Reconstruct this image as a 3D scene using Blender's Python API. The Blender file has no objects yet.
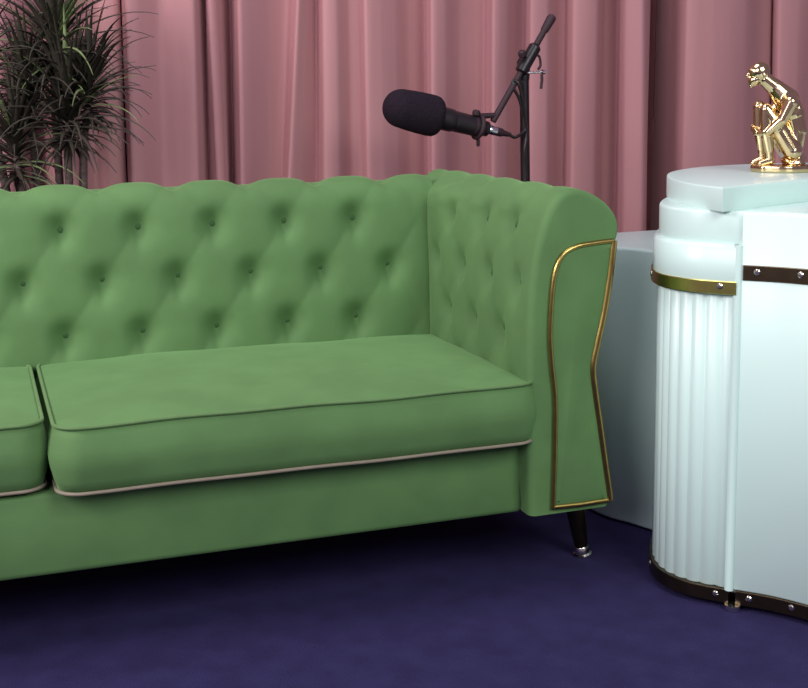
import bpy, bmesh, math, random
from mathutils import Vector, Matrix
random.seed(7)
PI = math.pi
sc = bpy.context.scene
COL = sc.collection

# ------------------------------------------------------------------ materials
def lin(c):
    return tuple((x/12.92 if x <= .04045 else ((x+.055)/1.055)**2.4) for x in (v/255 for v in c))

def mat(name, rgb, rough=.6, metal=0., sheen=0., noise=0., nscale=20., bump=0., bscale=200., spec=.5, rgb2=None, stretch=(1, 1, 1), coat=0.):
    m = bpy.data.materials.new(name); m.use_nodes = True
    nt = m.node_tree; b = nt.nodes['Principled BSDF']
    c = lin(rgb)
    b.inputs['Base Color'].default_value = (*c, 1)
    b.inputs['Roughness'].default_value = rough
    b.inputs['Metallic'].default_value = metal
    b.inputs['Specular IOR Level'].default_value = spec
    if sheen:
        b.inputs['Sheen Weight'].default_value = sheen
        b.inputs['Sheen Roughness'].default_value = .4
        b.inputs['Sheen Tint'].default_value = (*[min(1, x*2.2+.05) for x in c], 1)
    if coat:
        b.inputs['Coat Weight'].default_value = coat
    tc = nt.nodes.new('ShaderNodeTexCoord'); mp = nt.nodes.new('ShaderNodeMapping')
    mp.inputs['Scale'].default_value = stretch
    nt.links.new(tc.outputs['Object'], mp.inputs['Vector'])
    if noise or rgb2:
        n = nt.nodes.new('ShaderNodeTexNoise'); n.inputs['Scale'].default_value = nscale
        n.inputs['Detail'].default_value = 3
        nt.links.new(mp.outputs[0], n.inputs['Vector'])
        mx = nt.nodes.new('ShaderNodeMix'); mx.data_type = 'RGBA'
        c2 = lin(rgb2) if rgb2 else tuple(x*(1-noise) for x in c)
        mx.inputs[6].default_value = (*c, 1); mx.inputs[7].default_value = (*c2, 1)
        rp = nt.nodes.new('ShaderNodeMapRange')
        rp.inputs[1].default_value = .35; rp.inputs[2].default_value = .65
        nt.links.new(n.outputs['Fac'], rp.inputs[0]); nt.links.new(rp.outputs[0], mx.inputs[0])
        nt.links.new(mx.outputs[2], b.inputs['Base Color'])
    if bump:
        n2 = nt.nodes.new('ShaderNodeTexNoise'); n2.inputs['Scale'].default_value = bscale
        n2.inputs['Detail'].default_value = 4
        nt.links.new(mp.outputs[0], n2.inputs['Vector'])
        bp = nt.nodes.new('ShaderNodeBump'); bp.inputs['Strength'].default_value = bump
        bp.inputs['Distance'].default_value = .01
        nt.links.new(n2.outputs['Fac'], bp.inputs['Height'])
        nt.links.new(bp.outputs[0], b.inputs['Normal'])
    return m

VELVET = mat('green_velvet', (87, 122, 75), .75, sheen=.45, noise=.14, nscale=9, bump=.12, bscale=14, spec=.2)
VELVET_SHADED = mat('green_velvet_button_shaded', (64, 96, 58), .8, sheen=.3, noise=.1, nscale=30, spec=.2)  # sofa velvet darkened: shade of the dimples put into the button colour
PIPING = mat('green_piping', (90, 120, 76), .7, sheen=.4, noise=.1, nscale=40, spec=.2)
PIPING_LOW = mat('dusty_piping', (134, 124, 110), .7, sheen=.3, noise=.1, nscale=40, spec=.2)
GOLD_TRIM = mat('brushed_gold_trim', (172, 150, 86), .28, metal=1, noise=.15, nscale=60)
BRONZE = mat('dark_bronze', (92, 80, 62), .32, metal=1, noise=.15, nscale=40)
GOLD = mat('polished_gold', (218, 194, 150), .14, metal=1, noise=.06, nscale=30)
OLIVE_GOLD = mat('olive_gold_band', (176, 170, 96), .30, metal=1, noise=.1, nscale=50)
SCREW = mat('bright_screw', (235, 232, 220), .2, metal=1, noise=.05, nscale=80)
WHITE = mat('white_lacquer', (203, 229, 223), .32, noise=.03, nscale=3, spec=.5)
CURT = mat('pink_velvet_curtain', (172, 126, 128), .7, sheen=.4, rgb2=(164, 118, 122), nscale=4, bump=.1, bscale=40, spec=.25, stretch=(1, 1, .08))
CARPET = mat('navy_carpet', (46, 42, 80), .95, rgb2=(41, 37, 72), nscale=14, bump=.5, bscale=300, spec=.1)
WALLM = mat('dark_wall_paint', (70, 50, 62), .9, noise=.1, nscale=4)
BLACK = mat('satin_black_metal', (34, 30, 34), .35, metal=.4, noise=.1, nscale=50)
FOAM = mat('black_foam', (34, 26, 36), .95, noise=.25, nscale=140, bump=.5, bscale=260, spec=.15)
MICBODY = mat('charcoal_metal', (58, 52, 56), .38, metal=.7, noise=.1, nscale=60)
RUBBER = mat('maroon_black_rubber', (42, 20, 29), .7, noise=.1, nscale=60)
CHROME = mat('chrome', (225, 222, 225), .15, metal=1, noise=.04, nscale=60)
LEAF = mat('dark_green_leaf', (46, 44, 38), .5, rgb2=(62, 58, 48), nscale=7)
LEAF_P = mat('pale_green_leaf', (120, 138, 92), .45, rgb2=(84, 100, 62), nscale=9)
STEM = mat('grey_brown_stem', (96, 80, 78), .85, noise=.35, nscale=40, bump=.5, bscale=60, stretch=(1, 1, 2))
POT = mat('charcoal_planter', (60, 58, 62), .6, noise=.15, nscale=10)
SOIL = mat('dark_soil', (44, 34, 28), .95, noise=.4, nscale=60, bump=.8, bscale=90)

# ------------------------------------------------------------------ helpers
def link(name, verts, faces, m, parent=None, smooth=True, mods=None):
    me = bpy.data.meshes.new(name)
    me.from_pydata([tuple(v) for v in verts], [], faces)
    bm = bmesh.new(); bm.from_mesh(me)
    bmesh.ops.recalc_face_normals(bm, faces=bm.faces)
    bm.to_mesh(me); bm.free()
    if smooth:
        for p in me.polygons: p.use_smooth = True
    me.materials.append(m)
    o = bpy.data.objects.new(name, me); COL.objects.link(o)
    if parent is not None: o.parent = parent
    return o

def crease(o, deg=38):
    """keep hard edges hard"""
    me = o.data; bm = bmesh.new(); bm.from_mesh(me)
    for e in bm.edges:
        if len(e.link_faces) == 2 and e.calc_face_angle(0) > math.radians(deg): e.smooth = False
    bm.to_mesh(me); bm.free()
    return o

class MB:
    def __init__(s): s.v = []; s.f = []
    def add(s, v, f):
        n = len(s.v); s.v += [Vector(x) for x in v]; s.f += [tuple(i+n for i in q) for q in f]; return s
    def build(s, name, m, parent=None, smooth=True, hard=38):
        o = link(name, s.v, s.f, m, parent, smooth)
        return crease(o, hard) if hard else o

def tube(path, r, n=10, closed=False, caps=True, squash=None):
    P = [Vector(p) for p in path]; N = len(P); V = []; F = []
    R = r if isinstance(r, (list, tuple)) else [r]*N
    up = None
    for i in range(N):
        if closed: t = (P[(i+1) % N]-P[i-1]).normalized()
        else: t = (P[min(i+1, N-1)]-P[max(i-1, 0)]).normalized()
        if up is None:
            up = Vector((0, 0, 1)) if abs(t.z) < .9 else Vector((0, 1, 0))
        a = t.cross(up).normalized(); b = a.cross(t).normalized(); up = b
        for k in range(n):
            w = 2*PI*k/n
            V.append(P[i]+(a*math.cos(w)+b*math.sin(w)*(squash or 1))*R[i])
    L = N if closed else N-1
    for i in range(L):
        for k in range(n):
            j = (i+1) % N
            F.append((i*n+k, i*n+(k+1) % n, j*n+(k+1) % n, j*n+k))
    if caps and not closed:
        F.append(tuple(range(n-1, -1, -1))); F.append(tuple((N-1)*n+k for k in range(n)))
    return V, F

def catmull(pts, n=8, closed=False):
    P = [Vector(p) for p in pts]; N = len(P); out = []
    for i in range(N if closed else N-1):
        if closed: a, b, c, d = P[i-1], P[i], P[(i+1) % N], P[(i+2) % N]
        else: a, b, c, d = P[max(i-1, 0)], P[i], P[i+1], P[min(i+2, N-1)]
        for k in range(n):
            t = k/n
            out.append(.5*((2*b)+(c-a)*t+(2*a-5*b+4*c-d)*t*t+(3*b-a-3*c+d)*t**3))
    if not closed: out.append(P[-1])
    return out

def resample(P, n):
    P = [Vector(p) for p in P]
    L = [0]
    for i in range(1, len(P)): L.append(L[-1]+(P[i]-P[i-1]).length)
    out = []; j = 0
    for k in range(n):
        s = L[-1]*k/(n-1)
        while j < len(P)-2 and L[j+1] < s: j += 1
        t = (s-L[j])/max(1e-9, L[j+1]-L[j])
        out.append(P[j].lerp(P[j+1], min(1, t)))
    return out, L[-1]

def lathe(prof, axis_o, axis_d, n=24):
    """prof: (distance along axis, radius)"""
    o = Vector(axis_o); d = Vector(axis_d).normalized()
    a = d.orthogonal().normalized(); b = d.cross(a)
    V = []; F = []
    for (s, r) in prof:
        for k in range(n):
            w = 2*PI*k/n
            V.append(o+d*s+(a*math.cos(w)+b*math.sin(w))*max(r, 1e-4))
    for i in range(len(prof)-1):
        for k in range(n):
            F.append((i*n+k, i*n+(k+1) % n, (i+1)*n+(k+1) % n, (i+1)*n+k))
    F.append(tuple(range(n-1, -1, -1))); F.append(tuple((len(prof)-1)*n+k for k in range(n)))
    return V, F

def poly_area(P):
    return .5*sum(P[i-1][0]*P[i][1]-P[i][0]*P[i-1][1] for i in range(len(P)))

def offset(P, d):
    """outward offset of a closed 2D outline"""
    s = 1 if poly_area(P) > 0 else -1
    N = len(P); out = []
    for i in range(N):
        a = Vector(P[i-1]); b = Vector(P[i]); c = Vector(P[(i+1) % N])
        n1 = Vector(((b-a).y, -(b-a).x)); n2 = Vector(((c-b).y, -(c-b).x))
        if n1.length: n1.normalize()
        if n2.length: n2.normalize()
        n = n1+n2
        if n.length < 1e-6: n = n1
        n.normalize()
        k = 1/max(.5, n.dot(n2))
        q = b+n*(d*s*k); out.append((q.x, q.y))
    return out

def prism(P, z0, z1, bev=.004, seg=3, bot=True):
    V = []; F = []; N = len(P); rings = []
    if bot:
        for k in range(seg):
            w = PI/2*k/seg; rings.append((offset(P, -bev*(1-math.sin(w))), z0+bev*(1-math.cos(w))))
    else: rings.append((P, z0))
    if bot: rings.append((P, z0+bev))
    rings.append((P, z1-bev))
    for k in range(1, seg+1):
        w = PI/2*k/seg; rings.append((offset(P, -bev*(1-math.cos(w))), z1-bev*(1-math.sin(w))))
    for R, z in rings:
        V += [(p[0], p[1], z) for p in R]
    for i in range(len(rings)-1):
        for k in range(N):
            F.append((i*N+k, i*N+(k+1) % N, (i+1)*N+(k+1) % N, (i+1)*N+k))
    F.append(tuple(range(N))); F.append(tuple((len(rings)-1)*N+k for k in range(N)))
    return V, F

def grid(NU, NV, fn, closed_u=False):
    V = [fn(i, j) for j in range(NV) for i in range(NU)]; F = []
    for j in range(NV-1):
        for i in range(NU if closed_u else NU-1):
            F.append((j*NU+i, j*NU+(i+1) % NU, (j+1)*NU+(i+1) % NU, (j+1)*NU+i))
    return V, F

def box(c, s, bev=.0):
    bm = bmesh.new(); bmesh.ops.create_cube(bm, size=1)
    for v in bm.verts: v.co = Vector((v.co.x*s[0]+c[0], v.co.y*s[1]+c[1], v.co.z*s[2]+c[2]))
    if bev: bmesh.ops.bevel(bm, geom=bm.edges[:], offset=bev, segments=3, profile=.5, affect='EDGES')
    bm.verts.index_update()
    V = [v.co.copy() for v in bm.verts]; F = [tuple(v.index for v in f.verts) for f in bm.faces]; bm.free()
    return V, F

def tag(o, label=None, cat=None, group=None, kind=None):
    if label: o['label'] = label
    if cat: o['category'] = cat
    if group: o['group'] = group
    if kind: o['kind'] = kind
    return o

def empty(name, loc, label, cat, group=None):
    o = bpy.data.objects.new(name, None); COL.objects.link(o); o.location = loc
    o.empty_display_size = .1
    return tag(o, label, cat, group)

def shifted(mb, loc):
    d = Vector(loc)
    mb.v = [v-d for v in mb.v]; return mb

# ------------------------------------------------------------------ camera
CP = Vector((-1.082, -2.2188, 1.0503)); yaw, pit, rol = .3449, .132, -.0078
Fw = Vector((math.sin(yaw)*math.cos(pit), math.cos(yaw)*math.cos(pit), -math.sin(pit)))
Rt = Vector((math.cos(yaw), -math.sin(yaw), 0)); Up = Rt.cross(Fw)
R2 = Rt*math.cos(rol)+Up*math.sin(rol); U2 = -Rt*math.sin(rol)+Up*math.cos(rol)
cam = bpy.data.cameras.new('camera'); co = bpy.data.objects.new('camera', cam); COL.objects.link(co)
M = Matrix((R2, U2, -Fw)).transposed().to_4x4(); M.translation = CP
co.matrix_world = M
cam.sensor_width = 36; cam.lens = 1202/808*36; cam.shift_y = -86/808
cam.clip_start = .05
sc.camera = co

# ------------------------------------------------------------------ room shell
o = link('floor', *box((0, -.8, -.03), (8, 5.6, .06)), CARPET, smooth=False); tag(o, kind='structure')
o = link('wall_back', *box((0, 1.93, 1.5), (8, .1, 3.0)), WALLM, smooth=False); tag(o, kind='structure')

# ------------------------------------------------------------------ curtains
def curtain(name, x0, x1, ctrl, label, y0=1.4, z1=2.7, xs=None):
    """ctrl: plan points (x, forward depth, slant per metre of height) along the cloth; folds may overhang"""
    pts = [(max(x0, min(x1, c[0])), y0-2*c[1], c[2]) for c in ctrl if x0-.08 < c[0] < x1+.08]
    # soften: average Catmull-Rom with chord so ridges stay round but tight
    P = []
    for a, b, c, d in zip([pts[0]]+pts[:-1], pts, pts[1:], pts[2:]+[pts[-1]]):
        for k in range(10):
            t = k/10; q = []
            for m in range(3):
                cr = .5*((2*b[m])+(c[m]-a[m])*t+(2*a[m]-5*b[m]+4*c[m]-d[m])*t*t+(3*b[m]-a[m]-3*c[m]+d[m])*t**3)
                q.append(.55*cr+.45*(b[m]*(1-t)+c[m]*t))
            P.append(Vector(q))
    P.append(Vector(pts[-1]))
    L = [0]
    for a, b in zip(P, P[1:]): L.append(L[-1]+math.hypot(b.x-a.x, b.y-a.y))
    NU = int(L[-1]/.005)+2; NV = 40
    Q = []; k = 0
    for i in range(NU):
        t = L[-1]*i/(NU-1)
        while k < len(P)-2 and L[k+1] < t: k += 1
        Q.append(P[k].lerp(P[k+1], min(1, (t-L[k])/max(1e-9, L[k+1]-L[k]))))
    for _ in range(2):
        Q = [Q[0]]+[(Q[i-1]+Q[i]*2+Q[i+1])/4 for i in range(1, NU-1)]+[Q[-1]]
    V = []; F = []
    def fn(i, j, back=0):
        z = .012+(z1-.012)*j/(NV-1)
        x, y, sl = Q[i]
        wob = .004*math.sin(x*9+z*2.1)+.003*math.sin(x*23-z*3.3)
        return (x+sl*(z-1.05)+.004*math.sin(z*2+x*5), y-wob+back, z)
    A, FA = grid(NU, NV, fn)
    B, FB = grid(NU, NV, lambda i, j: fn(i, j, .006))
    n = len(A); V = A+B; F = FA+[tuple(i+n for i in f) for f in FB]
    for j in range(NV-1):
        for i in (0, NU-1):
            F.append((j*NU+i, (j+1)*NU+i, n+(j+1)*NU+i, n+j*NU+i))
    for i in range(NU-1):
        for j in (0, NV-1):
            F.append((j*NU+i, j*NU+i+1, n+j*NU+i+1, n+j*NU+i))
    loc = ((x0+x1)/2, y0, 0)
    V = [Vector(v)-Vector(loc) for v in V]
    o = link(name, V, F, CURT); o.location = loc
    tag(o, label, 'curtain', 'pink curtains behind the sofa')
    return o

LC = [(-2.9+.13*k, (.0 if k % 2 else .06), 0) for k in range(14)] + [
    (-1.02, .02, 0), (-.99, .07, 0), (-.93, .05, 0), (-.89, .01, 0), (-.86, .05, 0), (-.80, .06, 0), (-.74, .03, 0), (-.70, .045, 0), (-.655, .04, 0), (-.64, .0, 0)]
curtain('curtain', -2.9, -.6520, LC, 'pink pleated velvet curtain behind the leafy plant, ending at the thin seam', y0=1.42)
RC = [(-0.660, .02, 0), (-0.661, .062, 0), (-0.617, .06, 0), (-0.551, .035, 0), (-0.506, .045, 0), (-0.456, .055, 0), (-0.418, .015, 0), (-0.403, .0, 0),
      (-0.410, .055, -.03), (-0.381, .05, -.03), (-0.344, .0, 0), (-0.325, -.01, 0),
      (-0.339, .065, 0), (-0.308, .06, 0), (-0.235, .03, .02), (-0.179, .015, .05), (-0.172, .05, .07), (-0.130, .035, .05), (-0.077, .01, .02),
      (-0.078, .05, .01), (-0.031, .05, 0), (0.023, .025, 0), (0.054, .03, 0), (0.058, .055, 0), (0.114, .05, 0), (0.173, .035, 0), (0.231, .01, 0),
      (0.298, .0, 0), (0.277, .05, 0), (0.332, .045, 0), (0.405, .015, 0), (0.498, .0, 0), (0.488, .045, 0), (0.546, .035, 0), (0.613, .0, 0), (0.643, .0, 0),
      (0.619, .045, 0), (0.682, .045, 0), (0.752, .01, 0), (0.777, .01, 0), (0.765, .05, 0), (0.852, .05, 0), (0.921, .01, 0), (0.987, .0, 0),
      (0.948, .055, -.01), (0.992, .075, -.02), (1.029, .06, -.02), (1.139, -.02, 0), (1.199, -.03, 0), (1.187, .0, 0)]
curtain('curtain', -.6495, 1.128, RC, 'pink pleated velvet curtain behind the microphone and sofa, gathered in narrow folds', y0=1.395)
EC = [(1.140, -.10, 0), (1.170, -.10, 0), (1.185, -.02, 0), (1.165, .04, 0), (1.251, .05, 0), (1.395, .045, 0), (1.475, .03, 0), (1.534, .02, 0), (1.573, .0, 0), (1.527, .045, 0), (1.603, .05, 0), (1.677, .04, 0),
      (1.728, .03, 0), (1.842, -.03, 0), (1.868, -.03, 0), (1.770, .05, 0)] + [(1.9+.1*k, (.0 if k % 2 else .06), 0) for k in range(11)]
curtain('curtain', 1.135, 2.9, EC, 'pink velvet curtain behind the white desk, hanging in wide flat folds', y0=1.345)

# ------------------------------------------------------------------ sofa
XL = -1.93
sofa = empty('sofa', (-.965, .37, 0), 'green velvet chesterfield sofa with button tufting and gold trimmed arms', 'sofa')
SL = Vector((-.965, .37, 0))
def S(mb, name, m, parent=None, hard=40):
    return shifted(mb, SL).build(name, m, parent or sofa, hard=hard)

def tuft(u, v, SU, H, amp=.006, dim=.027, rad=.030, umax=9):
    a = u/SU+v/(2*H); b = u/SU-v/(2*H)
    p = abs(math.sin(PI*a)*math.sin(PI*b))
    puff = math.sqrt(p+.10)
    out = amp*puff
    k0 = round(v/H)
    for kk in (k0-1, k0, k0+1):
        off = .5 if kk % 2 else 0.
        j = round(u/SU-off)
        du = u-(j+off)*SU; dv = v-kk*H
        if (j+off)*SU > umax: continue
        s = .55 if kk > 0 else 1.
        out -= s*dim*math.exp(-(du*du+(dv*(.7 if dv < 0 else 1.))**2)/rad**2)
        out -= s*.007*math.exp(-(du/.011)**2-((dv+.022)/.026)**2)      # short pull crease under the button
    return out

# backrest
prof = catmull([(.566, .36, 0), (.568, .45, 0), (.573, .55, 0), (.580, .65, 0), (.589, .75, 0), (.597, .805, 0), (.612, .836, 0), (.638, .852, 0), (.675, .850, 0), (.712, .828, 0), (.735, .785, 0), (.742, .7, 0), (.746, .5, 0), (.75, .175, 0)], 10)
prof, LEN = resample(prof, 150)
cum = [0]
for i in range(1, len(prof)): cum.append(cum[-1]+(prof[i]-prof[i-1]).length)
s_row = min(cum[i] for i in range(len(prof)) if prof[i].y >= .765)
SX, HB, U0 = .1745, .124, -.199
s_row -= .006
bx0, bx1, NX = -1.95, .012, 400
def backfn(i, j):
    x = bx0+(bx1-bx0)*i/(NX-1); p = prof[j]
    t = (prof[min(j+1, len(prof)-1)]-prof[max(j-1, 0)]).normalized(); n = Vector((-t.y, t.x))  # outward (forward/up)
    v = cum[j]-s_row
    fade = 1.
    if v > .15: fade = max(0, 1-(v-.15)/.06)
    lowf = 1.
    edge = min(1, max(0, (bx1-x)/.03), max(0, (x-bx0)/.03))
    d = tuft(x-U0, v, SX, HB, umax=.15)*fade*(.25+.75*edge)
    q = Vector((p.x, p.y))+Vector((n.x, n.y))*d
    return (x, q.x, q.y)
V, F = grid(NX, len(prof), backfn)
mb = MB().add(V, F)
# close bottom and ends
n0 = 0; last = (len(prof)-1)*NX
for i in range(NX-1): mb.f.append((i, i+1, last+i+1, last+i))
mb.f.append(tuple(j*NX for j in range(len(prof)))); mb.f.append(tuple(j*NX+NX-1 for j in range(len(prof))))
back = S(mb, 'backrest', VELVET, hard=60)

def disc(c, nrm, r, t):
    return lathe([(-t, r*.7), (-t*.3, r), (0, r), (t*.5, r*.85), (t*.9, r*.45), (t, .0005)], c, nrm, 14)
for row in (0, -1, -2):
    off = .5 if row % 2 else 0
    j = min(range(len(prof)), key=lambda q: abs(cum[q]-(s_row+row*HB)))
    p = prof[j]; t = (prof[j+1]-prof[j-1]).normalized(); n = Vector((0, -t.y, t.x))
    k = -12
    while k < 3:
        x = U0+(k+off)*SX
        if bx0+.04 < x < -.05:
            c = Vector((x, p.x, p.y))+n*(-.0285)
            S(MB().add(*disc(c, n, .0085, .004)), 'button', VELVET_SHADED, back)
        k += 1

# armrest
AC = catmull([(-.006, .17, 0), (-.010, .30, 0), (-.012, .45, 0), (-.012, .60, 0), (-.004, .70, 0), (.014, .775, 0), (.038, .832, 0), (.078, .862, 0), (.128, .853, 0), (.172, .826, 0), (.196, .79, 0), (.196, .757, 0), (.186, .735, 0), (.170, .66, 0), (.148, .56, 0), (.133, .486, 0), (.138, .42, 0), (.153, .34, 0), (.170, .25, 0), (.182, .19, 0), (.182, .17, 0)], 8)
AC, AL = resample(AC, 150)
ac = [0]
for i in range(1, len(AC)): ac.append(ac[-1]+(AC[i]-AC[i-1]).length)
sa = min(ac[i] for i in range(len(AC)) if AC[i].y >= .775)
def arm(sgn):
    """sgn=+1 right arm at x=0, -1 mirrored at XL"""
    X = (lambda x: x) if sgn > 0 else (lambda x: XL-x)
    ya, yb, NY = .0, .755, 150
    SU, H = .153, .118
    NC = len(AC)
    cen = Vector((.085, .5))
    def ins(i, d):   # inset of cross section
        p = AC[i]; t = (AC[min(i+1, NC-1)]-AC[max(i-1, 0)]).normalized(); n = Vector((-t.y, t.x))
        return Vector((p.x, p.y))+n*d, n
    V = []; F = []
    rings = []
    br = .016
    for k in range(5):
        w = PI/2*k/4
        y = ya-.004+br*(1-math.sin(w)); d = -br*(1-math.cos(w))
        rings.append((y, d))
    rings = rings[::-1]
    ys = [r[0] for r in rings]
    for k in range(1, NY): rings.append((ya+br+(yb-ya-br)*k/(NY-1), 0))
    for (y, d) in rings:
        for i in range(NC):
            q, n = ins(i, 0)
            dd = d
            v = ac[i]-sa; yy = y-.147
            if d == 0:
                f = min(1, max(0, (y-.03)/.05))*(1 if v < .045 else max(0, 1-(v-.045)/.06))*min(1, max(.2, (.58-y)/.03))
                dd = tuft(yy, v, SU, H, .005, .017, .027)*f
                if AC[i].y > .8: dd += .003*math.sin(y*42)*min(1, y/.1)
            if i < NC*.45 and y > .3:
                wz = min(1, max(0, (.868-q.y)/.05)); ty = min(1, (y-.3)/.2)
                q = Vector((q.x-(q.x+.012)*wz*ty*min(1, max(0, (.07-q.x)/.05)), q.y))
            q = q+n*dd
            V.append((X(q.x), y, q.y))
    NR = len(rings)
    for r in range(NR-1):
        for i in range(NC-1):
            F.append((r*NC+i, r*NC+i+1, (r+1)*NC+i+1, (r+1)*NC+i))
        F.append((r*NC+NC-1, r*NC, (r+1)*NC, (r+1)*NC+NC-1))
    F.append(tuple(range(NC))); F.append(tuple((NR-1)*NC+i for i in range(NC)))
    a = S(MB().add(V, F), 'armrest', VELVET, hard=55)
    # buttons
    for row in (0, -1, -2):
        off = .5 if row % 2 else 0
        i = min(range(NC), key=lambda q: abs(ac[q]-(sa+row*H)))
        q, n = ins(i, -.0165)
        for k in range(-1, 4):
            y = .147+(k+off)*SU
            if .04 < y < .56:
                S(MB().add(*disc((X(q.x), y, q.y), (n.x*sgn, 0, n.y), .008, .005)), 'button', VELVET_SHADED, a)
    # front face panel, slightly padded, framed by gold trim
    path = [(.043, .186), (.046, .30), (.046, .418), (.037, .50), (.033, .56), (.036, .64), (.044, .695), (.062, .728), (.094, .743), (.135, .748), (.178, .751)]
    right = [(.176, .735), (.170, .68), (.157, .60), (.141, .53), (.132, .482), (.138, .43), (.149, .365), (.163, .28), (.175, .21), (.178, .188)]
    L1 = catmull([(x, z, 0) for x, z in path], 6); L2 = catmull([(x, z, 0) for x, z in right], 6)
    loop = [(p.x, p.y) for p in L1]+[(p.x, p.y) for p in L2]
    PV = []; PF = []
    rr = [(-.000, .004), (-.007, .002), (-.010, -.004), (-.012, -.014)]
    if poly_area(loop) < 0: loop2 = loop
    else: loop2 = loop
    for (dy, dd) in rr:
        for p in offset(loop2, dd): PV.append((X(p[0]), dy, p[1]))
    N = len(loop2)
    for r in range(len(rr)-1):
        for i in range(N): PF.append((r*N+i, r*N+(i+1) % N, (r+1)*N+(i+1) % N, (r+1)*N+i))
    PF.append(tuple((len(rr)-1)*N+i for i in range(N)))
    S(MB().add(PV, PF), 'front_panel', VELVET, a, hard=50)
    # trim : left + top thin round, right side a wider band, bottom bar
    T = MB()
    T.add(*tube([(X(p.x), -.010, p.y) for p in L1], .0052, 10))
    T.add(*tube([(X(p.x+.003), -.008, p.y) for p in [L1[-1]]+L2], .0078, 10))
    T.add(*tube([(X(.040), -.008, .187), (X(.11), -.010, .186), (X(.182), -.008, .187)], .0056, 10))
    tr = S(T, 'gold_trim', GOLD_TRIM, a); tr['label'] = 'thin gold metal trim'
    return a
arm(1); arm(-1)

# base rail (front) and carcass
mb = MB()
mb.add(*box((-.965, .090, .243), (1.932, .085, .160), .012))
S(mb, 'base_rail', VELVET)
mb = MB().add(*box((-.965, .42, .225), (1.90, .60, .10), .006))
S(mb, 'seat_deck', mat('dark_lining', (40, 52, 40), .9, noise=.1, nscale=20))

# seat cushions
def cushion(x0, x1, y0):
    y1, z0, z1 = .588, .336, .459
    cx, cy = (x0+x1)/2, (y0+y1)/2; hx, hy = (x1-x0)/2-.005, (y1-y0)/2
    r = .045; n = 14
    loop = []
    for (sx, sy, a0) in ((1, -1, -PI/2), (1, 1, 0), (-1, 1, PI/2), (-1, -1, PI)):
        ox, oy = cx+sx*(hx-r), cy+sy*(hy-r)
        for k in range(n+1):
            w = a0+PI/2*k/n; loop.append((ox+r*math.cos(w), oy+r*math.sin(w)))
    # densify straight runs
    L = []
    for i in range(len(loop)):
        a = Vector(loop[i]); b = Vector(loop[(i+1) % len(loop)])
        m = max(1, int((b-a).length/.02))
        for k in range(m): L.append(tuple(a.lerp(b, k/m)))
    N = len(L)
    V = []; F = []
    rings = []
    def wav(x, y): return .0016*math.sin(x*9+1)+.001*math.sin(x*23+y*9)
    # bottom, side, top
    for f_ in (.3, .7, .9): rings.append(('s', f_, z0-.006))
    rings += [('o', 0, z0), ('o', .006, z0+.02), ('o', .012, z0+.045), ('o', .014, (z0+z1)/2), ('o', .012, z1-.045), ('o', .007, z1-.02), ('o', 0, z1)]
    for f_ in (.985, .95, .88, .78, .65, .5, .33, .17, .05): rings.append(('t', f_, z1))
    for kind, a, z in rings:
        if kind == 'o':
            P = offset(L, a)
            V += [(p[0], p[1], z+wav(*p)*(1 if z > .4 else .5)) for p in P]
        else:
            for p in L:
                x = cx+(p[0]-cx)*a; y = cy+(p[1]-cy)*a
                zz = z
                if kind == 't':
                    ex = abs(x-cx)/hx; ey = abs(y-cy)/hy
                    zz = z+.022*(1-ex**4)*(1-ey**3)**.8+.003*math.sin(x*17+y*5)*(1-ex)*(1-ey)
                    zz += wav(x, y)
                V.append((x, y, zz))
    NR = len(rings)
    for r_ in range(NR-1):
        for i in range(N): F.append((r_*N+i, r_*N+(i+1) % N, (r_+1)*N+(i+1) % N, (r_+1)*N+i))
    F.append(tuple(range(N))); F.append(tuple((NR-1)*N+i for i in range(N)))
    c = S(MB().add(V, F), 'seat_cushion', VELVET, hard=70)
    P = offset(L, .003)
    S(MB().add(*tube([(p[0], p[1], z1+wav(*p)+.001) for p in P], .0036, 8, closed=True)), 'piping', PIPING, c)
    lo = S(MB().add(*tube([(p[0], p[1], z0+wav(*p)*.5-.001) for p in P], .0034, 8, closed=True)), 'piping', PIPING_LOW, c)
    lo['label'] = 'dusty pinkish lower piping'
cushion(-.966, .014, -.008); cushion(-1.936, -.978, .042)

# legs
def leg(x, y, sx, sy):
    top = Vector((x, y, .178)); foot = Vector((x+sx*.03, y+sy*.0, .0))
    d = foot-top; l = d.length
    o = S(MB().add(*lathe([(0, .027), (.004, .027), (l*.5, .0205), (l*.86, .0155)], top, d, 18)), 'leg', BRONZE)
    tip = MB().add(*lathe([(l*.86, .0157), (l*.865, .0165), (l*.95, .0170), (l-.006, .022), (l-.001, .022)], top, d, 18))
    zmin = min(v.z for v in tip.v)
    tip.v = [Vector((v.x, v.y, max(v.z, 0.0005))) for v in tip.v]
    t = S(tip, 'foot_tip', SCREW, o); t['label'] = 'bright polished foot tip'
    cuff = None
for (x, y, a, b) in ((.172, .150, 1, -1), (.13, .67, 1, 1), (XL-.172, .150, -1, -1), (XL-.13, .67, -1, 1)):
    leg(x, y, a, b)

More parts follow.
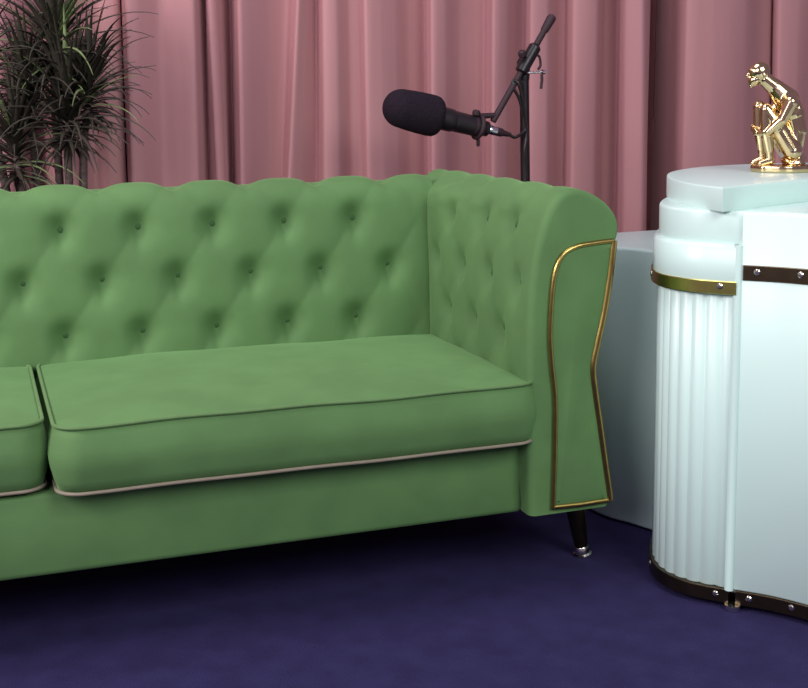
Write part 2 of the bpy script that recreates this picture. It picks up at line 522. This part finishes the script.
# ------------------------------------------------------------------ desk
DL = Vector((.85, -.15, 0))
desk = empty('desk', DL, 'white curved stepped desk with fluted side and gold bands', 'desk')
def D(mb, name, m, parent=None, hard=35):
    return shifted(mb, DL).build(name, m, parent or desk, hard=hard)
Fl = [(.47, .215), (.405, .150), (.333, .060), (.290, -.014), (.274, -.083), (.293, -.150), (.346, -.214)]
Fr = [(.350, -.2205), (.400, -.272), (.444, -.339), (.505, -.46), (.60, -.60), (.76, -.74), (.98, -.82), (1.22, -.78), (1.40, -.64), (1.50, -.42)]
Bk = [(1.53, -.15), (1.46, .14), (1.26, .36), (1.02, .47), (.82, .462), (.66, .40), (.55, .31)]
fl = [(p.x, p.y) for p in catmull([(a, b, 0) for a, b in Fl], 14)]
fr = [(p.x, p.y) for p in catmull([(a, b, 0) for a, b in Fr+Bk[:1]], 14)][:-1]
bk = [(p.x, p.y) for p in catmull([(a, b, 0) for a, b in Bk+Fl[:1]], 14)][:-1]
outline = fl+fr+bk
body_o = offset(outline, -.012)
D(MB().add(*prism(body_o, .03, .755, .004)), 'body', WHITE)
# plinth and feet
D(MB().add(*prism(offset(outline, -.03), .012, .034, .002)), 'plinth', BRONZE)
for (x, y) in ((.346, -.226), (.45, -.27), (.80, -.70), (1.35, -.60), (1.40, .0), (.70, .33), (.45, .08)):
    D(MB().add(*lathe([(0, .014), (.004, .016), (.013, .016)], (x, y, 0), (0, 0, 1), 16)), 'foot', SCREW)

def normals(P):
    out = []
    for i in range(len(P)):
        a = Vector(P[max(i-1, 0)]); b = Vector(P[min(i+1, len(P)-1)]); t = (b-a).normalized()
        out.append(Vector((-t.y, t.x)))
    return out
def strip(P, z0, z1, d0, d1, flutes=0, pitch=.0245, bev=.003):
    """open band following path P (outward is -x side), thickness from d0 to d1"""
    Q, L = resample([(a, b, 0) for a, b in P], max(20, int(len(P)*3)) if not flutes else 420)
    Q2 = [(q.x, q.y) for q in Q]; Nn = normals(Q2)
    # outward = away from the desk centre
    V = []; F = []
    n = len(Q2)
    cols = []
    for i, (q, nn) in enumerate(zip(Q2, Nn)):
        q = Vector(q)
        if nn.dot(q-Vector((.85, 0))) < 0: nn = -nn
        s = L*i/(n-1)
        e = d1
        if flutes: e = d1+flutes*(abs(math.sin(PI*s/pitch)))**.8
        c = [(q+nn*d0, z0), (q+nn*(e-bev), z0), (q+nn*e, z0+bev), (q+nn*e, z1-bev), (q+nn*(e-bev), z1), (q+nn*d0, z1)]
        cols.append(c)
    for c in cols: V += [(p.x, p.y, z) for p, z in c]
    for i in range(n-1):
        for k in range(6):
            F.append((i*6+k, i*6+(k+1) % 6, (i+1)*6+(k+1) % 6, (i+1)*6+k))
    F.append(tuple(range(6))); F.append(tuple((n-1)*6+k for k in range(6)))
    return V, F, Q2
V, F, _ = strip(fl, .041, .665, -.012, -.004, flutes=.0052, pitch=.0325)
fp = D(MB().add(V, F), 'fluted_panel', WHITE, hard=60); fp['label'] = 'white vertically fluted panel'
# upright trim bead at the seam
D(MB().add(*tube([(.3435, -.2165, .041), (.3435, -.2165, .757)], .0095, 14)), 'corner_bead', WHITE)
# collar above the flutes (third tier)
V, F, _ = strip(fl, .662, .757, -.02, .012, bev=.006)
D(MB().add(V, F), 'collar', WHITE, hard=50)
# second tier follows whole outline inward
t2 = offset(outline, .0)
D(MB().add(*prism(t2, .750, .824, .006)), 'upper_tier', WHITE)
# front block skin
V, F, _ = strip(fr, .041, .822, -.014, .005, bev=.005)
fpn = D(MB().add(V, F), 'front_panel', WHITE, hard=50); fpn['label'] = 'smooth white curved front panel'
# top slab
TS = [(.306, -.212), (.307, -.15), (.320, -.06), (.352, .04), (.40, .14), (.47, .245), (.56, .335), (.68, .415), (.82, .455), (1.0, .45), (1.22, .36), (1.40, .16), (1.46, -.1), (1.30, -.02), (1.1, .045), (.9, .03), (.607, -.088)]
curve = [(p.x, p.y) for p in catmull([(a, b, 0) for a, b in TS[:13]], 10)]
top_o = curve+TS[13:]
D(MB().add(*prism(top_o, .822, .872, .004)), 'desktop', WHITE)

# gold bands with screws
def band(P, z0, z1, d0, d1, m, name, screws, label=None):
    V, F, Q = strip(P, z0, z1, d0, d1, bev=.0015)
    b = D(MB().add(V, F), name, m, hard=40)
    if label: b['label'] = label
    Nn = normals(Q)
    for s in screws:
        i = min(len(Q)-1, max(0, int(s*(len(Q)-1)))); q = Vector(Q[i]); nn = Nn[i]
        if nn.dot(q-Vector((.85, 0))) < 0: nn = -nn
        c = q+nn*(d1-.001)
        D(MB().add(*lathe([(0, .0062), (.002, .0062), (.0038, .004), (.004, .0005)], (c.x, c.y, (z0+z1)/2+.003), (nn.x, nn.y, 0), 12)), 'screw', SCREW, b)
band(fl, .657, .684, .008, .0155, OLIVE_GOLD, 'gold_band', (.06, .30, .54, .94), 'olive gold metal band above the flutes')
band(fr[1:], .687, .718, .0, .0085, BRONZE, 'dark_band', (.015, .062, .11, .2, .35, .5, .65, .8, .95), 'dark bronze band on the front panel')
band(fl, .012, .042, -.006, .008, BRONZE, 'base_band', (.06, .32, .56, .95), 'dark base band under the flutes')
band(fr[2:], .012, .042, -.006, .006, BRONZE, 'base_band', (.015, .062, .11, .2, .35, .5, .65, .8, .95), 'dark base band under the front panel')

# rear wing
RW = [(.475, .235), (.440, .205), (.400, .290), (.372, .345), (.362, .42), (.378, .50), (.43, .565), (.52, .60), (.70, .61), (.78, .54), (.66, .45), (.54, .35)]
rw = [(p.x, p.y) for p in catmull([(a, b, 0) for a, b in RW], 8, closed=True)]
w_ = D(MB().add(*prism(rw, .004, .690, .008)), 'rear_wing', WHITE); w_['label'] = 'lower smooth rear wing beside the sofa'

# ------------------------------------------------------------------ statuette
K = 1/437.
ST = Vector((.705, .142, .8722))
ax = Vector((math.cos(.42), -math.sin(.42), 0)); ay = Vector((math.sin(.42), math.cos(.42), 0))
def sp(px, py, d=0):   # px to the right, py down from base line 172, d towards the viewer (m)
    return ax*((px-778)*K)+Vector((0, 0, (172-py)*K))-ay*d
stat = empty('statuette', ST, 'shiny gold statuette of a seated figure hugging its knees on the white desk', 'statuette')
def capsules(nodes, edges, n=14):
    """tapered limbs with rounded joints; voxel remesh below fuses them into one body"""
    out = []
    for a, b in edges:
        (p, r1), (q, r2) = nodes[a], nodes[b]
        d = q-p; l = d.length; d = d.normalized(); prof = []
        for k in range(7):
            w = PI/2*k/6; prof.append((-r1*math.cos(w), r1*math.sin(w)))
        for k in range(1, 7):
            w = PI/2*k/6; prof.append((l+r2*math.sin(w), r2*math.cos(w)))
        out.append(lathe(prof, p, d, n))
    return out
def bake(pieces, name, m, parent):
    mb = MB()
    for V, F in pieces: mb.add(V, F)
    o = mb.build(name, m, parent, hard=0)
    bpy.context.view_layer.update()
    rm = o.modifiers.new('remesh', 'REMESH'); rm.mode = 'VOXEL'; rm.voxel_size = .0011; rm.use_smooth_shade = True
    sm = o.modifiers.new('smooth', 'SMOOTH'); sm.factor = .5; sm.iterations = 7
    dg = bpy.context.evaluated_depsgraph_get()
    me = bpy.data.meshes.new_from_object(o.evaluated_get(dg))
    o.modifiers.clear(); o.data = me
    return o
def ell(c, r, ex=(1, 0, 0), n=16, rot=0):
    """ellipsoid: radii along ax, up, ay, tilted by rot in the ax/up plane"""
    V = []; F = []
    cr, sr = math.cos(rot), math.sin(rot)
    for i in range(n+1):
        th = PI*i/n
        for k in range(2*n):
            ph = PI*k/n
            a = math.sin(th)*math.cos(ph)*r[0]; b = math.cos(th)*r[1]; d = math.sin(th)*math.sin(ph)*r[2]
            a, b = a*cr-b*sr, a*sr+b*cr
            V.append(c+ax*a+Vector((0, 0, b))+ay*d)
    m_ = 2*n
    for i in range(n):
        for k in range(m_): F.append((i*m_+k, i*m_+(k+1) % m_, (i+1)*m_+(k+1) % m_, (i+1)*m_+k))
    return V, F
N_ = [(sp(789, 148), .028), (sp(793, 130), .026), (sp(789, 113), .029), (sp(783, 99), .030), (sp(772, 87), .021), (sp(761, 78), .0165),
      (sp(784, 101, .032), .0165), (sp(775, 119, .037), .0125), (sp(763, 131, .028), .0095), (sp(756, 132, .014), .0075),
      (sp(781, 99, -.032), .0165), (sp(769, 116, -.037), .0125), (sp(760, 126, -.028), .0095), (sp(755, 129, -.012), .0075),
      (sp(788, 151, .020), .022), (sp(774, 128, .021), .0200), (sp(761, 108, .018), .0145), (sp(762, 131, .018), .0150), (sp(766, 152, .018), .0100), (sp(767, 160, .018), .0095), (sp(757, 163, .019), .0075),
      (sp(788, 151, -.020), .022), (sp(772, 130, -.019), .0195), (sp(757, 105, -.016), .0145), (sp(758, 128, -.016), .0150), (sp(761, 149, -.016), .0100), (sp(762, 159, -.016), .0095), (sp(753, 163, -.017), .0075)]
E_ = [(0, 1), (1, 2), (2, 3), (3, 4), (4, 5), (3, 6), (6, 7), (7, 8), (8, 9), (3, 10), (10, 11), (11, 12), (12, 13),
      (0, 14), (14, 15), (15, 16), (16, 17), (17, 18), (18, 19), (19, 20), (0, 21), (21, 22), (22, 23), (23, 24), (24, 25), (25, 26), (26, 27)]
pieces = capsules(N_, E_)
# fingers
for sg, base in ((1, sp(752, 131, .012)), (-1, sp(751, 128, -.012))):
    for k in range(4):
        b0 = base+Vector((0, 0, (.004-.0032*k)))
        ch = [(b0, .0026), (b0-ax*.004-ay*(-sg)*.006, .0023), (b0-ax*.003-ay*(-sg)*(.012-.001*abs(k-1)), .002), (b0+ax*.001-ay*(-sg)*(.016-.001*abs(k-1)), .0017)]
        pieces += capsules(ch, [(0, 1), (1, 2), (2, 3)], 8)
    pieces += capsules([(base, .0028), (base+Vector((0, 0, .007))-ax*.002, .0024), (base+Vector((0, 0, .010))-ay*(-sg)*.006-ax*.003, .0019)], [(0, 1), (1, 2)], 8)
# head : cranium, jaw, nose, brow, chin, lips, ears
pieces.append(ell(sp(755, 70), (.0245, .0230, .0195), rot=.35))
pieces.append(ell(sp(751, 78), (.0175, .0150, .0150), rot=.6))
pieces.append(ell(sp(743.5, 73.5), (.0045, .0065, .0032), rot=-.5))
pieces.append(ell(sp(745, 68), (.004, .0028, .0125)))
pieces.append(ell(sp(745, 79.5), (.0035, .0018, .0055)))
pieces.append(ell(sp(745, 81.5), (.0035, .0018, .0052)))
pieces.append(ell(sp(747, 84.5), (.005, .0042, .0065)))
for sg in (1, -1):
    pieces.append(ell(sp(758.5, 74, .0175*sg), (.0035, .006, .0022), rot=.2))
    pieces.append(ell(sp(746.3, 71.5, .0062*sg), (.0028, .0022, .0034)))
# shoulder blades / deltoids / buttock for muscle relief
pieces.append(ell(sp(793, 108, .016), (.010, .015, .010), rot=.2)); pieces.append(ell(sp(793, 108, -.016), (.010, .015, .010), rot=.2))
pieces.append(ell(sp(784, 102, .036), (.0125, .014, .011), rot=.5)); pieces.append(ell(sp(781, 100, -.036), (.0125, .014, .011), rot=.5))
bake(pieces, 'figure', GOLD, stat)
# rock seat and base
def rock(cx_, cy_, w, h, dp, seed, name):
    rnd = random.Random(seed)
    V, F = ell(sp(cx_, cy_), (w, h, dp), n=12)
    out = []
    c = sp(cx_, cy_)
    for v in V:
        d = v-c
        f = 1+.10*math.sin(d.x*160+seed)+.08*math.sin(d.z*210+d.y*120)
        q = c+d*f; q.z = max(q.z, .0)
        out.append(q)
    return out, F
m1 = MB()
m1.add(*rock(792, 160, .030, .022, .030, 2, 'r'))
m1.v = [Vector((v.x, v.y, min(v.z, .058))) for v in m1.v]
m1.build('rock_seat', GOLD, stat, hard=30)
m2 = MB(); bp = []
for k in range(40):
    w = 2*PI*k/40; rr_ = 1+.06*math.sin(3*w+1)+.04*math.sin(7*w)
    q = ax*(.078*rr_*math.cos(w)+.012)+ay*(.045*rr_*math.sin(w)); bp.append((q.x, q.y))
m2.add(*prism(bp, .0, .0165, .004))
m2.build('base', GOLD, stat, hard=40)

# ------------------------------------------------------------------ microphone stand
MS = Vector((.412, .90, 0))
stand = empty('microphone_stand', MS, 'black microphone boom stand rising behind the sofa corner', 'microphone stand')
def T(mb, name, m, parent, loc, hard=38): return shifted(mb, loc).build(name, m, parent, hard=hard)
pole_top = Vector((.400, .895, 1.165))
T(MB().add(*tube([(.414, .90, .05), (.410, .90, .80)], .0175, 16)), 'lower_pole', BLACK, stand, MS)
T(MB().add(*tube([(.410, .90, .78), (.405, .898, 1.0), pole_top], .0135, 16)), 'upper_pole', BLACK, stand, MS)
T(MB().add(*lathe([(0, .018), (.005, .021), (.04, .021), (.05, .013)], (.410, .90, .765), (0, 0, 1), 18)), 'clutch', BLACK, stand, MS)
for k in range(3):
    w = 2*PI*k/3+.5
    dx, dy = math.cos(w), math.sin(w)
    lg = T(MB().add(*tube([(.414+dx*.02, .90+dy*.02, .10), (.414+dx*.25, .90+dy*.25, .012)], .009, 10)), 'leg', BLACK, stand, MS)
    T(MB().add(*tube([(.414+dx*.235, .90+dy*.235, .018), (.414+dx*.262, .90+dy*.262, .0125)], .012, 10)), 'foot_cap', RUBBER, lg, MS)
T(MB().add(*lathe([(0, .024), (.01, .028), (.07, .028), (.08, .02)], (.414, .90, .05), (0, 0, 1), 18)), 'tripod_hub', BLACK, stand, MS)
# boom
b0, b1 = Vector((.292, .865, .985)), Vector((.482, .880, 1.278))
bd = (b1-b0).normalized(); bl = (b1-b0).length
T(MB().add(*tube([b0, b1-bd*.05], .009, 12)), 'boom_arm', RUBBER, stand, MS)
T(MB().add(*lathe([(0, .0085), (.006, .0115), (.045, .0135), (.052, .012), (.056, .006)], b1-bd*.055, bd, 16)), 'counterweight', RUBBER, stand, MS)
# clamp block
cb = b0+bd*(bl*.60)
m_ = MB()
m_.add(*lathe([(0, .012), (.004, .018), (.085, .018), (.092, .012)], cb-bd*.05, bd, 18))
m_.add(*lathe([(0, .016), (.05, .020), (.06, .014)], (pole_top.x, pole_top.y, 1.10), (0, 0, 1), 18))
T(m_, 'clamp', BLACK, stand, MS)
kb = Vector((.380, .86, 1.172))
T(MB().add(*lathe([(0, .006), (.004, .011), (.016, .011), (.02, .006)], kb+Vector((.0, 0, -.01)), Vector((-.35, -.3, .9)), 10)).add(*tube([kb, cb], .005, 8)), 'wing_knob', RUBBER, stand, MS)
T(MB().add(*tube([(.395, .875, 1.119), (.449, .87, 1.121)], .0035, 10)).add(*lathe([(0, .004), (.002, .0075), (.010, .0075), (.012, .004)], (.443, .87, 1.121), (1, 0, .03), 12)), 'pin_bolt', CHROME, stand, MS)
T(MB().add(*tube(catmull([(.418, .875, 1.17), (.436, .872, 1.165), (.440, .87, 1.14), (.432, .87, 1.128)], 6), .0035, 8)).add(*tube([(.443, .868, 1.115), (.444, .868, 1.098), (.441, .868, 1.074)], .0042, 8)), 'hook', RUBBER, stand, MS)

# ------------------------------------------------------------------ microphone
h0 = Vector((-.036, .835, 1.035)); h1 = Vector((.150, .850, .992)); h2 = Vector((.325, .868, .952))
md_ = (h2-h0).normalized(); ml = (h2-h0).length
ML = Vector((.12, .85, .99))
mic = empty('microphone', ML, 'black broadcast microphone with foam windscreen held above the sofa back', 'microphone')
fo = []
for k in range(13):
    w = PI/2*k/12
    fo.append((.052-.052*math.cos(w), .004+.048*math.sin(w)))
fo += [(.08, .0545), (.110, .0560), (.140, .0565), (.152, .055), (.160, .050), (.163, .036), (.155, .03)]
T(MB().add(*lathe(fo, h0, md_, 36)), 'foam_windscreen', FOAM, mic, ML, hard=70)
body = [(.140, .030), (.158, .032), (.19, .032), (.205, .0315), (.21, .029), (.30, .0275), (.306, .022), (.318, .021), (.32, .014)]
bo = T(MB().add(*lathe(body, h0, md_, 30)), 'microphone_body', MICBODY, mic, ML, hard=25)
# dark slots along the body, grille ring
T(MB().add(*lathe([(.225, .0268), (.2252, .0282), (.231, .0282), (.2312, .0268)], h0, md_, 30)).add(*lathe([(.27, .0268), (.2702, .0282), (.279, .0282), (.2792, .0268)], h0, md_, 30)), 'trim_ring', RUBBER, bo, ML)
T(MB().add(*lathe([(.316, .012), (.318, .0135), (.348, .0128), (.350, .011)], h0, md_, 20)), 'connector', CHROME, mic, ML)['label'] = 'bright silver cable connector'
T(MB().add(*lathe([(.348, .0125), (.365, .012), (.372, .009), (.395, .006)], h0, md_, 16)), 'connector_boot', RUBBER, mic, ML)
# yoke mount between boom and microphone
yc = h0+md_*.290
yk = MB()
a_ = md_.orthogonal().normalized(); b_ = md_.cross(a_).normalized()
ringp = [yc+(a_*math.cos(2*PI*k/24)+b_*math.sin(2*PI*k/24))*.031 for k in range(24)]
yk.add(*tube(ringp, .006, 8, closed=True))
yk.add(*tube([yc+Vector((.004, 0, .030)), b0+bd*.02], .008, 10))
yk.add(*lathe([(0, .007), (.004, .011), (.014, .011), (.018, .006)], yc+Vector((-.012, -.01, .030)), (.2, -.1, 1), 12))
yk.add(*lathe([(0, .005), (.016, .005), (.020, .003)], yc-Vector((0, 0, .034)), (0, 0, -1), 10))
T(yk, 'yoke_mount', RUBBER, mic, ML)
# cable
cabm = MB()
e0 = h0+md_*.392
cabm.add(*tube(catmull([e0, e0+md_*.02+Vector((0, -.005, -.003)), (.398, .874, .965), (.387, .872, 1.01), (.372, .868, 1.05), (.356, .866, 1.075), (.352, .868, 1.098)], 8), .0045, 8))
cabm.add(*tube(catmull([(.352, .868, 1.098), (.366, .86, 1.09), (.38, .862, 1.05), (.392, .87, 1.0), (.400, .873, .95), (.395, .874, .90), (.398, .876, .82), (.392, .872, .60), (.396, .874, .30), (.40, .868, .10), (.43, .80, .012), (.50, .78, .006), (.70, .95, .006)], 8), .0045, 8))
CL = Vector((.41, .86, 0))
ce = empty('microphone_cable', CL, 'thin black cable looping from the microphone down along its stand', 'cable')
T(cabm, 'cable', BLACK, ce, CL)

# ------------------------------------------------------------------ plant
PL = Vector((-.88, 1.07, 0))
plant = empty('potted_plant', PL, 'dark leafy dracaena plant with arching narrow leaves behind the sofa', 'plant')
T(MB().add(*lathe([(0, .115), (.01, .125), (.30, .155), (.33, .16), (.335, .155), (.33, .145), (.29, .143)], PL, (0, 0, 1), 36)), 'planter', POT, plant, PL)
T(MB().add(*lathe([(.28, .14), (.295, .14), (.302, .09), (.305, .02)], PL, (0, 0, 1), 28)), 'soil', SOIL, plant, PL)
heads = [(Vector((-.835, 1.05, 1.04)), 1.0), (Vector((-.97, 1.07, .95)), .85), (Vector((-.86, 1.09, 1.22)), 1.0), (Vector((-.93, 1.10, 1.10)), .9), (Vector((-.78, 1.06, 1.10)), .8), (Vector((-1.06, 1.12, 1.16)), .9)]
bases = [(-.85, 1.05), (-.93, 1.06), (-.87, 1.10), (-.91, 1.10), (-.83, 1.08), (-.95, 1.12)]
lrnd = random.Random(11)
def leaf(mb, o, az, el, L, w, droop, seg=9):
    d = Vector((math.cos(az)*math.cos(el), math.sin(az)*math.cos(el), math.sin(el)))
    side = Vector((-math.sin(az), math.cos(az), 0))
    p = Vector(o); V = []; F = []
    for i in range(seg+1):
        t = i/seg
        ww = w*(.55+.45*math.sin(PI*min(1, t*1.3+.1)))*(1-t**3)+.0006
        n = side.cross(d).normalized()
        V += [p-side*ww+n*ww*.35, p, p+side*ww+n*ww*.35, p-n*.0012]
        d = (d+Vector((0, 0, -droop/seg))*(.4+1.4*t)).normalized()
        p = p+d*(L/seg)
    for i in range(seg):
        for k in range(4):
            a = i*4+k; b = i*4+(k+1) % 4
            F.append((a, b, b+4, a+4))
    mb.add(V, F)
for hi, ((h, sc_), (bx, by)) in enumerate(zip(heads, bases)):
    path = catmull([(bx, by, .29), (bx+(h.x-bx)*.2+.01, by, .55), (bx+(h.x-bx)*.6, by+(h.y-by)*.5, .29+(h.z-.29)*.75), tuple(h-Vector((0, 0, .04)))], 8)
    T(MB().add(*tube(path, [.013-.004*i/len(path) for i in range(len(path))], 10)), 'stem', STEM, plant, PL)
    mb = MB(); mp = MB()
    n = int(105*sc_)
    for k in range(n):
        t = k/n
        az = k*2.39996+lrnd.uniform(-.2, .2)
        el = 1.35-1.5*t+lrnd.uniform(-.15, .15)
        L = (.17+.12*math.sin(PI*min(1, t+.15)))*lrnd.uniform(.8, 1.12)*sc_
        # keep leaves from running into the curtain
        if math.sin(az) > 0: L *= .70
        o_ = h+Vector((0, 0, .03-.13*t))
        tgt = mp if (lrnd.random() < (.18 if hi in (1, 2) else .05) and math.sin(az) < .3) else mb
        leaf(tgt, o_, az, el, L, .0072*lrnd.uniform(.8, 1.3), lrnd.uniform(.7, 1.5)*(.6+.6*t))
    T(mb, 'foliage', LEAF, plant, PL, hard=0)
    if mp.v: T(mp, 'foliage', LEAF_P, plant, PL, hard=0)['label'] = 'paler green leaves'

# ------------------------------------------------------------------ light
def area(name, loc, tgt, size, power, col, sy=None):
    l = bpy.data.lights.new(name, 'AREA'); l.energy = power; l.color = col; l.size = size
    if sy: l.shape = 'RECTANGLE'; l.size_y = sy
    o = bpy.data.objects.new(name, l); COL.objects.link(o); o.location = loc
    d = Vector(tgt)-Vector(loc); o.rotation_euler = d.to_track_quat('-Z', 'Y').to_euler()
    return o
area('key_softbox', (.5, -3.1, 2.5), (0.2, .2, .5), 1.7, 84, (.94, 1.0, .93))
area('fill_softbox', (-2.8, -2.4, 2.2), (-.3, .6, .6), 1.6, 62, (1.0, .94, 1.0))
area('curtain_light', (-2.8, -.2, 1.8), (1.3, 1.4, .6), .9, 60, (1.0, .90, .90))
area('overhead_fill', (-.35, .15, 3.0), (.1, .3, 0), 1.1, 26, (.95, .92, 1.0))  # added fill lamp overhead, lifts the dark rear wing and upward faces
w = bpy.data.worlds.new('world'); sc.world = w; w.use_nodes = True
bg = w.node_tree.nodes['Background']; bg.inputs[0].default_value = (.34, .26, .40, 1); bg.inputs[1].default_value = .58

vs = sc.view_settings
vs.view_transform = 'Standard'; vs.look = 'None'; vs.exposure = 0; vs.gamma = 1; vs.use_curve_mapping = False
sc.display_settings.display_device = 'sRGB'
